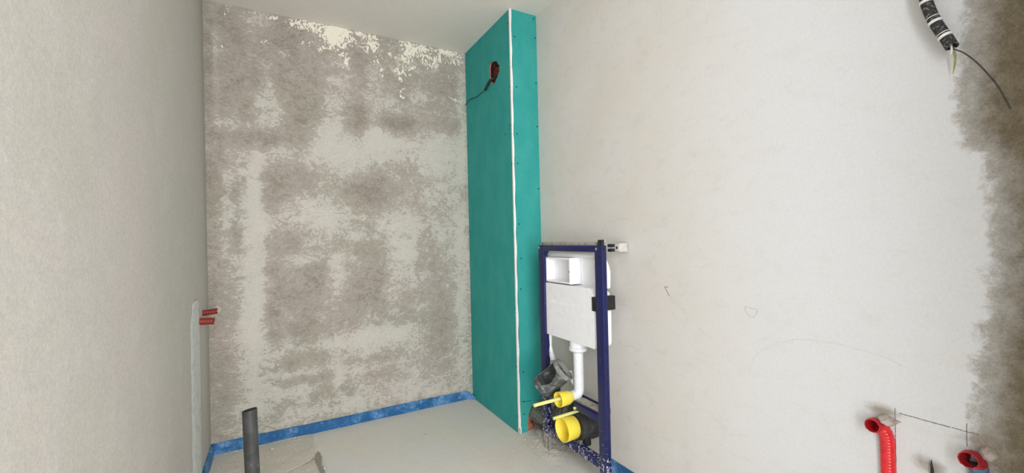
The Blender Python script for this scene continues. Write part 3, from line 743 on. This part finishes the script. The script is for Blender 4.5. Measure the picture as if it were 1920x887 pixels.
bm = bmesh.new(); tube(bm, [(-.384, -1.190, .377), (-.365, -1.190, .378), (-.205, -1.190, .380)], [.0085, .0085, .0085], 14); make('handle', bm, YEL_P, c1, label='pale yellow rod handle')
c2 = thing('protective_cap', 'large yellow cap plugging the waste outlet, the lower and bigger of two', 'cap')
bm = bmesh.new(); yc, zc = -1.190, .220
lathe_x(bm, [(-.165, .052), (-.219, .0565), (-.222, .0580), (-.222, .0595), (-.219, .0605), (-.150, .0570), (-.143, .052), (-.143, .02)][::-1], yc, zc, 48)
make('cup', bm, YEL, c2)
bm = bmesh.new(); P = [(-.268, -1.185, .286), (-.250, -1.185, .287), (-.095, -1.185, .2915)]; tube(bm, P, .0078, 14); make('handle', bm, YEL_P, c2, label='pale yellow rod handle')

# ------------------------------------------------------------------ waste pipe behind
wp = thing('waste_pipe', 'dusty dark waste pipe running from the lower yellow cap into the hole', 'pipe')
bm = bmesh.new(); P = [(-.138, -1.19, .215), (-.10, -1.19, .214)] + [(-.075 + .04 * math.cos(t) - .04 + .02, -1.150 - .04 * math.cos(0) + .04 * math.sin(t) - 0, .212) for t in ()]
P += spline([(-.085, -1.185, .216), (-.066, -1.150, .232), (-.062, -1.09, .236)], 4)
tube(bm, P, .0580, 28); make('elbow', bm, HDPE, wp, label='black waste elbow')
bm = bmesh.new(); lathe_x(bm, [(-.137, .050), (-.137, .062), (-.105, .064), (-.100, .060), (-.06, .072), (-.035, .072), (-.012, .056)], -1.200, .216, 36)
make('socket', bm, HDPE, wp)
bm = bmesh.new(); box(bm, -.115, -.075, -1.215, -1.240, .125, .185, .006); make('clamp', bm, BLACK, wp)
bm = bmesh.new(); P = spline([(-.062, -1.10, .236), (-.062, -1.0, .205), (-.061, -.87, .135), (-.060, -.72, .100), (-.060, -.62, .095)], 5); tube(bm, P, lambda i: .058 - .006 * min(1, i / 14), 28)
make('drain_run', bm, DUSTPIPE, wp, label='dust covered grey run of the pipe')

# loose grey bend hanging above the caps
P1, P2 = Vector((-.262, -1.062, .400)), Vector((-.178, -1.140, .498))
ax = (P2 - P1).normalized()
tocam = (Vector((-1.461, -2.949, 1.191)) - (P1 + P2) / 2).normalized()
upleft = (Vector((-.85, .52, .75))).normalized()
hv = (tocam * .55 + upleft * .90); hv = (hv - ax * hv.dot(ax)).normalized(); hw = ax.cross(hv)
Lc = (P2 - P1).length
gb = thing('pipe_bend', 'grey plastic pipe bend with an oval opening, leaning on the left post', 'pipe')
def bend_shell(r, t0, t1, cut):
    bm = bmesh.new(); NA, NL = 48, 26; R = []
    for i in range(NL + 1):
        t = t0 + (t1 - t0) * i / NL
        rr = r * (1.0 - .10 * max(0, .12 - t / Lc) / .12 if t / Lc < .12 else 1)
        R.append([bm.verts.new(P1 + ax * t + (hv * math.cos(a) + hw * math.sin(a)) * rr) for a in [2 * math.pi * k / NA for k in range(NA)]])
    for i in range(NL):
        for k in range(NA):
            t = t0 + (t1 - t0) * (i + .5) / NL; a = 2 * math.pi * (k + .5) / NA; a = (a + math.pi) % (2 * math.pi) - math.pi
            if cut and ((t - Lc * .55) / (Lc * .45)) ** 2 + (a / .88) ** 2 < 1: continue
            bm.faces.new((R[i][k], R[i][(k + 1) % NA], R[i + 1][(k + 1) % NA], R[i + 1][k]))
    return bm, R
bm, R = bend_shell(.060, 0, Lc, True)
bm.faces.new(R[0][::-1])
for _ in range(3):
    bd = [v for v in bm.verts if v.link_edges and any(e.is_boundary for e in v.link_edges)]
    bmesh.ops.smooth_vert(bm, verts=bd, factor=.5, use_axis_x=True, use_axis_y=True, use_axis_z=True)
bmesh.ops.delete(bm, geom=[v for v in bm.verts if not v.link_faces], context='VERTS')
body = make('body', bm, GREYPIPE, gb)
md = body.modifiers.new('wall', 'SOLIDIFY'); md.thickness = .004; md.offset = -1
bm = bmesh.new(); hollow(bm, [P2 - ax * .006, P2 + ax * .004, P2 + ax * .018], [.061, .064, .064], .007, 36, close_start=False)
make('end_ring', bm, simple('light_grey_pipe_ring', (.20, .20, .185), (.30, .30, .28), .6, .4), gb, label='lighter grey end ring')
bm = bmesh.new(); tube(bm, [P1 + ax * .012, P1 + ax * .016, P1 + ax * .030, P1 + ax * .034], [.0600, .0625, .0625, .0600], 36); make('rib_ring', bm, GREYPIPE, gb)
bm = bmesh.new(); tube(bm, [P1 + ax * (Lc * .55) - tocam * .01 - Vector((0, 0, .045)), P1 + ax * (Lc * .55) - tocam * .035 - Vector((0, 0, .075))], .042, 28); make('spigot', bm, HDPE, gb)

# ------------------------------------------------------------------ upright pipe on the left
up = thing('drain_stub', 'dark grey upright pipe stub standing on the floor near the left wall', 'pipe')
bm = bmesh.new(); hollow(bm, [(-1.553, -1.0, -.01), (-1.5565, -1.0, .12), (-1.5635, -1.0, .40), (-1.5665, -1.0, .548)], .0255, .003, 32, close_start=False)
for v in bm.verts:
    if v.co.z > .5: v.co.z += (v.co.x + 1.5665) * .12 - (v.co.y + 1) * .10
make('pipe', bm, UPPIPE, up)
bm = bmesh.new(); bmesh.ops.create_circle(bm, cap_ends=True, radius=.0222, segments=24)
bmesh.ops.translate(bm, verts=bm.verts, vec=(-1.5625, -1, .42)); make('inner_dark', bm, BLACK, up)
tag(make('cement_collar', chunk(-1.553, -1.0, 0, .075, .07, .016, .10), CEMENT), 'grey cement collar on the floor round the upright pipe', 'cement')

# ------------------------------------------------------------------ corrugated sleeves
def corrugated(P, r, pitch, amp):
    """resample and make ribs"""
    P = [Vector(p) for p in P]; D = [0]
    for a, b in zip(P[:-1], P[1:]): D.append(D[-1] + (b - a).length)
    n = int(D[-1] / pitch * 4); out, rr = [], []
    for i in range(n + 1):
        s = D[-1] * i / n; k = max(j for j in range(len(D)) if D[j] <= s + 1e-9); k = min(k, len(P) - 2)
        t = (s - D[k]) / max(1e-9, D[k + 1] - D[k]); out.append(P[k].lerp(P[k + 1], t)); rr.append(r + (amp if i % 4 in (1, 2) else 0))
    return out, rr
def sleeve(yv, zmouth, ym, r, label, mat_v, mat_m, xm=-.042, ksplit=13):
    t = thing('conduit_sleeve', label, 'pipe sleeve')
    path = [(-.002, yv - .004, .0 + .07), (-.002, yv, zmouth - .05)]
    path += spline([(-.002, yv, zmouth - .05), (-.004, yv + .001, zmouth - .030), (-.010, yv + (ym - yv) * .4, zmouth - .010), (-.020, ym - .001, zmouth), (xm, ym, zmouth + .001)], 5)[1:]
    k = ksplit
    P, rr = corrugated(path[:k + 1], r, .0085, .0009); bm = bmesh.new(); tube(bm, P, rr, 24); make('pipe', bm, mat_v, t)
    P, rr = corrugated(path[k:], r * 1.06, .0085, .001); bm = bmesh.new(); hollow(bm, P, rr, .0022, 24, jag=.0022); make('mouth', bm, mat_m, t)
    return t
sleeve(-2.4235, .653, -2.4050, .0165, 'bright red corrugated sleeve set upright in the right wall', RED, simple('dark_red_mouth', (.42, .012, .020), (.30, .010, .015), .35, .5))
sleeve(-2.5985, .642, -2.590, .0165, 'blue sleeve with a dark red open mouth at the far right of the wall', BLUEP, simple('dark_red_mouth', (.36, .012, .018), (.25, .010, .014), .4, .5), -.043, 9)
# plaster lumps covering the bends
def lump(cy, cz, sy, sz, sx, name, label, mat=PINKP):
    bm = bmesh.new(); bmesh.ops.create_icosphere(bm, subdivisions=4, radius=1)
    for v in bm.verts:
        d = v.co.copy(); n = 1 + .10 * math.sin(d.y * 7 + 1) * math.cos(d.z * 6) + random.uniform(-.015, .015)
        v.co = Vector((d.x * sx * n, d.y * sy * n + cy, d.z * sz * n + cz))
    return tag(make(name, bm, mat, smooth=80), label, 'plaster')
lump(-2.424, .668, .022, .014, .030, 'plaster_lump', 'pinkish plaster lump over the bend of the red sleeve')
lump(-2.438, .672, .016, .0035, .012, 'plaster_lip', 'thin pale plaster lip right of the red sleeve')
lump(-2.614, .656, .016, .016, .020, 'plaster_lump', 'brownish plaster lump over the bend of the blue sleeve')
bm = bmesh.new(); tube(bm, [(-.004, -2.515, .50), (-.006, -2.515, .575), (-.006, -2.514, .587), (-.005, -2.514, .599)], [.0034, .0032, .0022, .0006], 10)
tag(make('nail', bm, BLACK), 'thin dark spike in the wall between the red and blue sleeves', 'nail')

# pair of red stubs on the left wall
def stub(y, z, L_, r, label, tilt):
    t = thing('conduit_stub', label, 'pipe sleeve', None)
    P, rr = corrugated([(-W - .005, y + .0, z), (-W + L_ * .5, y, z + tilt * .4), (-W + L_, y, z + tilt)], r, .010, .0012)
    bm = bmesh.new(); hollow(bm, P, rr, .002, 20, jag=.006); make('pipe', bm, RED_D, t)
stub(-.215, .838, .062, .0145, 'dull red conduit stub on the left wall, the upper of two', .006)
stub(-.345, .815, .062, .0165, 'dull red conduit stub on the left wall, the lower and nearer of two', -.004)
# filled chase below them
bm = bmesh.new(); n = 70; colz = []
for i in range(n + 1):
    z = .005 + .925 * i / n
    yl = -.575 - .030 * (1 - z / .93) + .006 * math.sin(i * .5) + random.uniform(-.003, .003)
    yr = -.335 + .018 * z + .006 * math.sin(i * .33 + 1) + random.uniform(-.003, .003)
    if z > .84: 
        k = (z - .84) / .09; yl = yl + .07 * k * (1 + .4 * math.sin(i * 1.9)); yr = yr + .03 * math.sin(i * 1.7) * k - .02
    row = []
    for j in range(9):
        f = j / 8; y = yl + (yr - yl) * f; h = .0005 if j in (0, 8) else .0035 + .0012 * math.sin(j * 2.2 + i * .1)
        row.append(bm.verts.new((-W + h, y, z)))
    colz.append(row)
for i in range(n):
    for j in range(8): bm.faces.new((colz[i][j], colz[i][j + 1], colz[i + 1][j + 1], colz[i + 1][j]))
tag(make('filled_chase', bm, PATCHP, smooth=80), 'whitish plaster filled chase running down the left wall below red stubs', 'plaster')
bm = chunk(-W + .052, -.05, .835, .0, .0, .0); bm.free()
tag(make('plaster_dab', chunk(-W + .043, 0, .822, .018, .003, .024, .1), PINKP), 'small pale plaster dab on back wall beside the red stubs', 'plaster')

# ------------------------------------------------------------------ conduit with ties, top right
cd = thing('cable_conduit', 'dusty black cable conduit with white ties hanging down the upper right wall', 'conduit')
CP = spline([(-.030, -2.53, 1.93), (-.034, -2.532, 1.86), (-.035, -2.535, 1.80), (-.035, -2.537, 1.762), (-.035, -2.541, 1.740), (-.035, -2.547, 1.717), (-.035, -2.554, 1.695), (-.035, -2.5625, 1.673), (-.035, -2.571, 1.653), (-.036, -2.581, 1.627)], 5)
P, rr = corrugated(CP, .0118, .006, .0007); bm = bmesh.new(); hollow(bm, P, rr, .002, 20, jag=.003); make('pipe', bm, CONDUIT, cd)
def tie(idx, w=.0035):
    q = CP[idx]; T = (CP[idx + 1] - CP[idx - 1]).normalized(); bm = bmesh.new()
    tube(bm, [q - T * w, q - T * w * .8, q + T * w * .8, q + T * w], [.0125, .0142, .0142, .0125], 24)
    o = make('tie', bm, TIE, cd, label='white band')
    bm = bmesh.new(); box(bm, -.026, -.002, q.y + .006, q.y + .013, q.z - .012, q.z + .001, .002); make('tie_tail', bm, TIE, o)
for idx in (16, 29, 39): tie(idx)
for idx in (26, 37):
    q = CP[idx]; bm = bmesh.new(); T = (CP[idx + 1] - CP[idx - 1]).normalized(); tube(bm, [q - T * .0008, q + T * .0008], .0131, 24); make('ring', bm, TIE, cd)
bm = bmesh.new(); P = spline([(-.036, -2.576, 1.640), (-.032, -2.583, 1.622), (-.030, -2.597, 1.609), (-.030, -2.612, 1.588), (-.030, -2.625, 1.566), (-.030, -2.635, 1.546), (-.028, -2.647, 1.520), (-.027, -2.657, 1.492), (-.026, -2.663, 1.472), (-.025, -2.668, 1.455)], 4); tube(bm, P, lambda i: .0015 + .0004 * (i / 36), 8)
make('wire', bm, WIRE, cd, label='long thin grey wire curving down')
bm = bmesh.new()
for dy in (0, .003):
    tube(bm, spline([(-.034, -2.574 - dy, 1.640), (-.030, -2.5785 - dy, 1.622), (-.024, -2.581 - dy, 1.607), (-.018, -2.579 - dy * .6, 1.588), (-.012, -2.575, 1.568)], 5), lambda i: .0015 - .00004 * i, 6)
make('wire', bm, WIRE_G, cd, label='short yellowish wire')
bm = bmesh.new(); tube(bm, spline([(-.036, -2.578, 1.640), (-.036, -2.580, 1.622), (-.034, -2.578, 1.612)], 4), .0022, 8); make('wire', bm, TIE, cd, label='short white wire end')

# ------------------------------------------------------------------ pencil marks on the right wall
def pencil(name, pts, label, w=.0012, mat=PENCIL, cat='pencil mark', group=None):
    bm = bmesh.new(); prev = None
    for i, (y, z) in enumerate(pts):
        a = pts[max(i - 1, 0)]; b = pts[min(i + 1, len(pts) - 1)]; dy, dz = b[0] - a[0], b[1] - a[1]; L_ = math.hypot(dy, dz) or 1
        ny, nz = -dz / L_ * w * .5, dy / L_ * w * .5
        ww = 1 + .35 * math.sin(i * 2.7)
        cur = [bm.verts.new((x, y + s * ny * ww, z + s * nz * ww)) for x, s in ((.0002, -1), (-.0006, -1), (-.0006, 1), (.0002, 1))]
        if prev:
            for k in range(4): bm.faces.new((prev[k], prev[(k + 1) % 4], cur[(k + 1) % 4], cur[k]))
        else: bm.faces.new(cur)
        prev = cur
    bm.faces.new(prev[::-1])
    return tag(make(name, bm, mat), label, cat, group)
def wig(pts, n=8, a=.0004):
    out = []
    for (y0, z0), (y1, z1) in zip(pts[:-1], pts[1:]):
        for k in range(n): t = k / n; out.append((y0 + (y1 - y0) * t + random.uniform(-a, a), z0 + (z1 - z0) * t + random.uniform(-a, a)))
    out.append(pts[-1]); return out
pencil('pencil_line', wig([(-2.450, .6955), (-2.487, .695), (-2.550, .695)]), 'level pencil line running right from above the red sleeve', .0018)
pencil('pencil_line', wig([(-2.552, .6955), (-2.577, .695), (-2.600, .6955)]), 'short continuation of the level pencil line above the blue sleeve', .0014)
pencil('pencil_line', wig([(-2.441, .706), (-2.441, .656), (-2.440, .530), (-2.440, .45)], 20), 'upright pencil line along the right of the red sleeve', .0013)
pencil('pencil_line', wig([(-2.578, .716), (-2.578, .660)]), 'short upright pencil tick left of the blue sleeve', .0012)
pencil('pencil_mark', wig([(-1.684, .968), (-1.668, .968), (-1.679, .948), (-1.692, .930)], 4), 'small hooked pencil tick on the wall right of the wall anchor', .0022)
pencil('pencil_mark', wig([(-2.025, .929), (-2.048, .924), (-2.066, .925), (-2.070, .916), (-2.063, .902), (-2.052, .893), (-2.042, .895), (-2.032, .905), (-2.027, .917), (-2.025, .929)], 3), 'small loop shaped pencil doodle in the middle of the right wall', .0014, PENCIL_F)
def arc_pts():
    P = spline([(0, -2.033, .690), (0, -2.045, .735), (0, -2.075, .775), (0, -2.125, .812), (0, -2.170, .836), (0, -2.221, .849), (0, -2.296, .853), (0, -2.357, .849), (0, -2.423, .839), (0, -2.47, .82)], 6)
    return [(p.y + random.uniform(-.0008, .0008), p.z + random.uniform(-.0008, .0008)) for p in P]
pencil('rubbed_arc', arc_pts(), 'faint wide arc rubbed into the plaster above the red sleeve', .003, simple('rubbed_plaster', (.60, .60, .595), (.66, .66, .66), .95, .1, nscale=60))

# ------------------------------------------------------------------ crumbs on the floor
bm = bmesh.new()
def crumb(bm, x, y, s, z=0):
    r = bmesh.ops.create_icosphere(bm, subdivisions=1, radius=1)
    R3 = Matrix.Rotation(random.uniform(0, 6.28), 3, 'Z')
    sx, sy, sz = s * random.uniform(.7, 1.4), s * random.uniform(.6, 1.1), s * random.uniform(.35, .6)
    for v in r['verts']: v.co = R3 @ (Vector((v.co.x * sx, v.co.y * sy, v.co.z * sz)) * random.uniform(.75, 1.2)) + Vector((x, y, z + sz * .5))
for k in range(170): crumb(bm, random.uniform(-1.77, -1.24), -abs(random.gauss(0, .45)) - .02, random.uniform(.0015, .0045), .003)
for k in range(70): crumb(bm, random.uniform(-1.7, -1.3) , -.016 - random.random() * .012, random.uniform(.002, .005), .003)
for k in range(70): crumb(bm, random.uniform(-1.2, -.25), -.014 - random.random() * .01, random.uniform(.0015, .004))
for k in range(80): crumb(bm, -.13 + random.gauss(0, .07), -.90 + random.gauss(0, .10), random.uniform(.002, .006), .006)
for k in range(90): crumb(bm, random.uniform(-1.2, -.15), random.uniform(-1.2, -.05), random.uniform(.0008, .002))
cr = make('floor_crumbs', bm, CRUMB, kind='stuff'); tag(cr, 'loose plaster crumbs scattered over the screed floor', 'rubble')
for (x, y, s, lab) in ((-1.509, -.111, .010, 'largest white plaster chip on the floor right of the upright pipe'), (-1.418, -.110, .008, 'white plaster chip on rough floor midway between pipe and crack'), (-1.386, -.022, .010, 'beige plaster chip lying against the blue strip left of the crack'), (-1.262, -.50, .012, 'pale plaster chip at the near end of the floor crack')):
    bm = bmesh.new(); crumb(bm, x, y, s, .004); tag(make('plaster_chip', bm, CRUMB), lab, 'plaster chip')
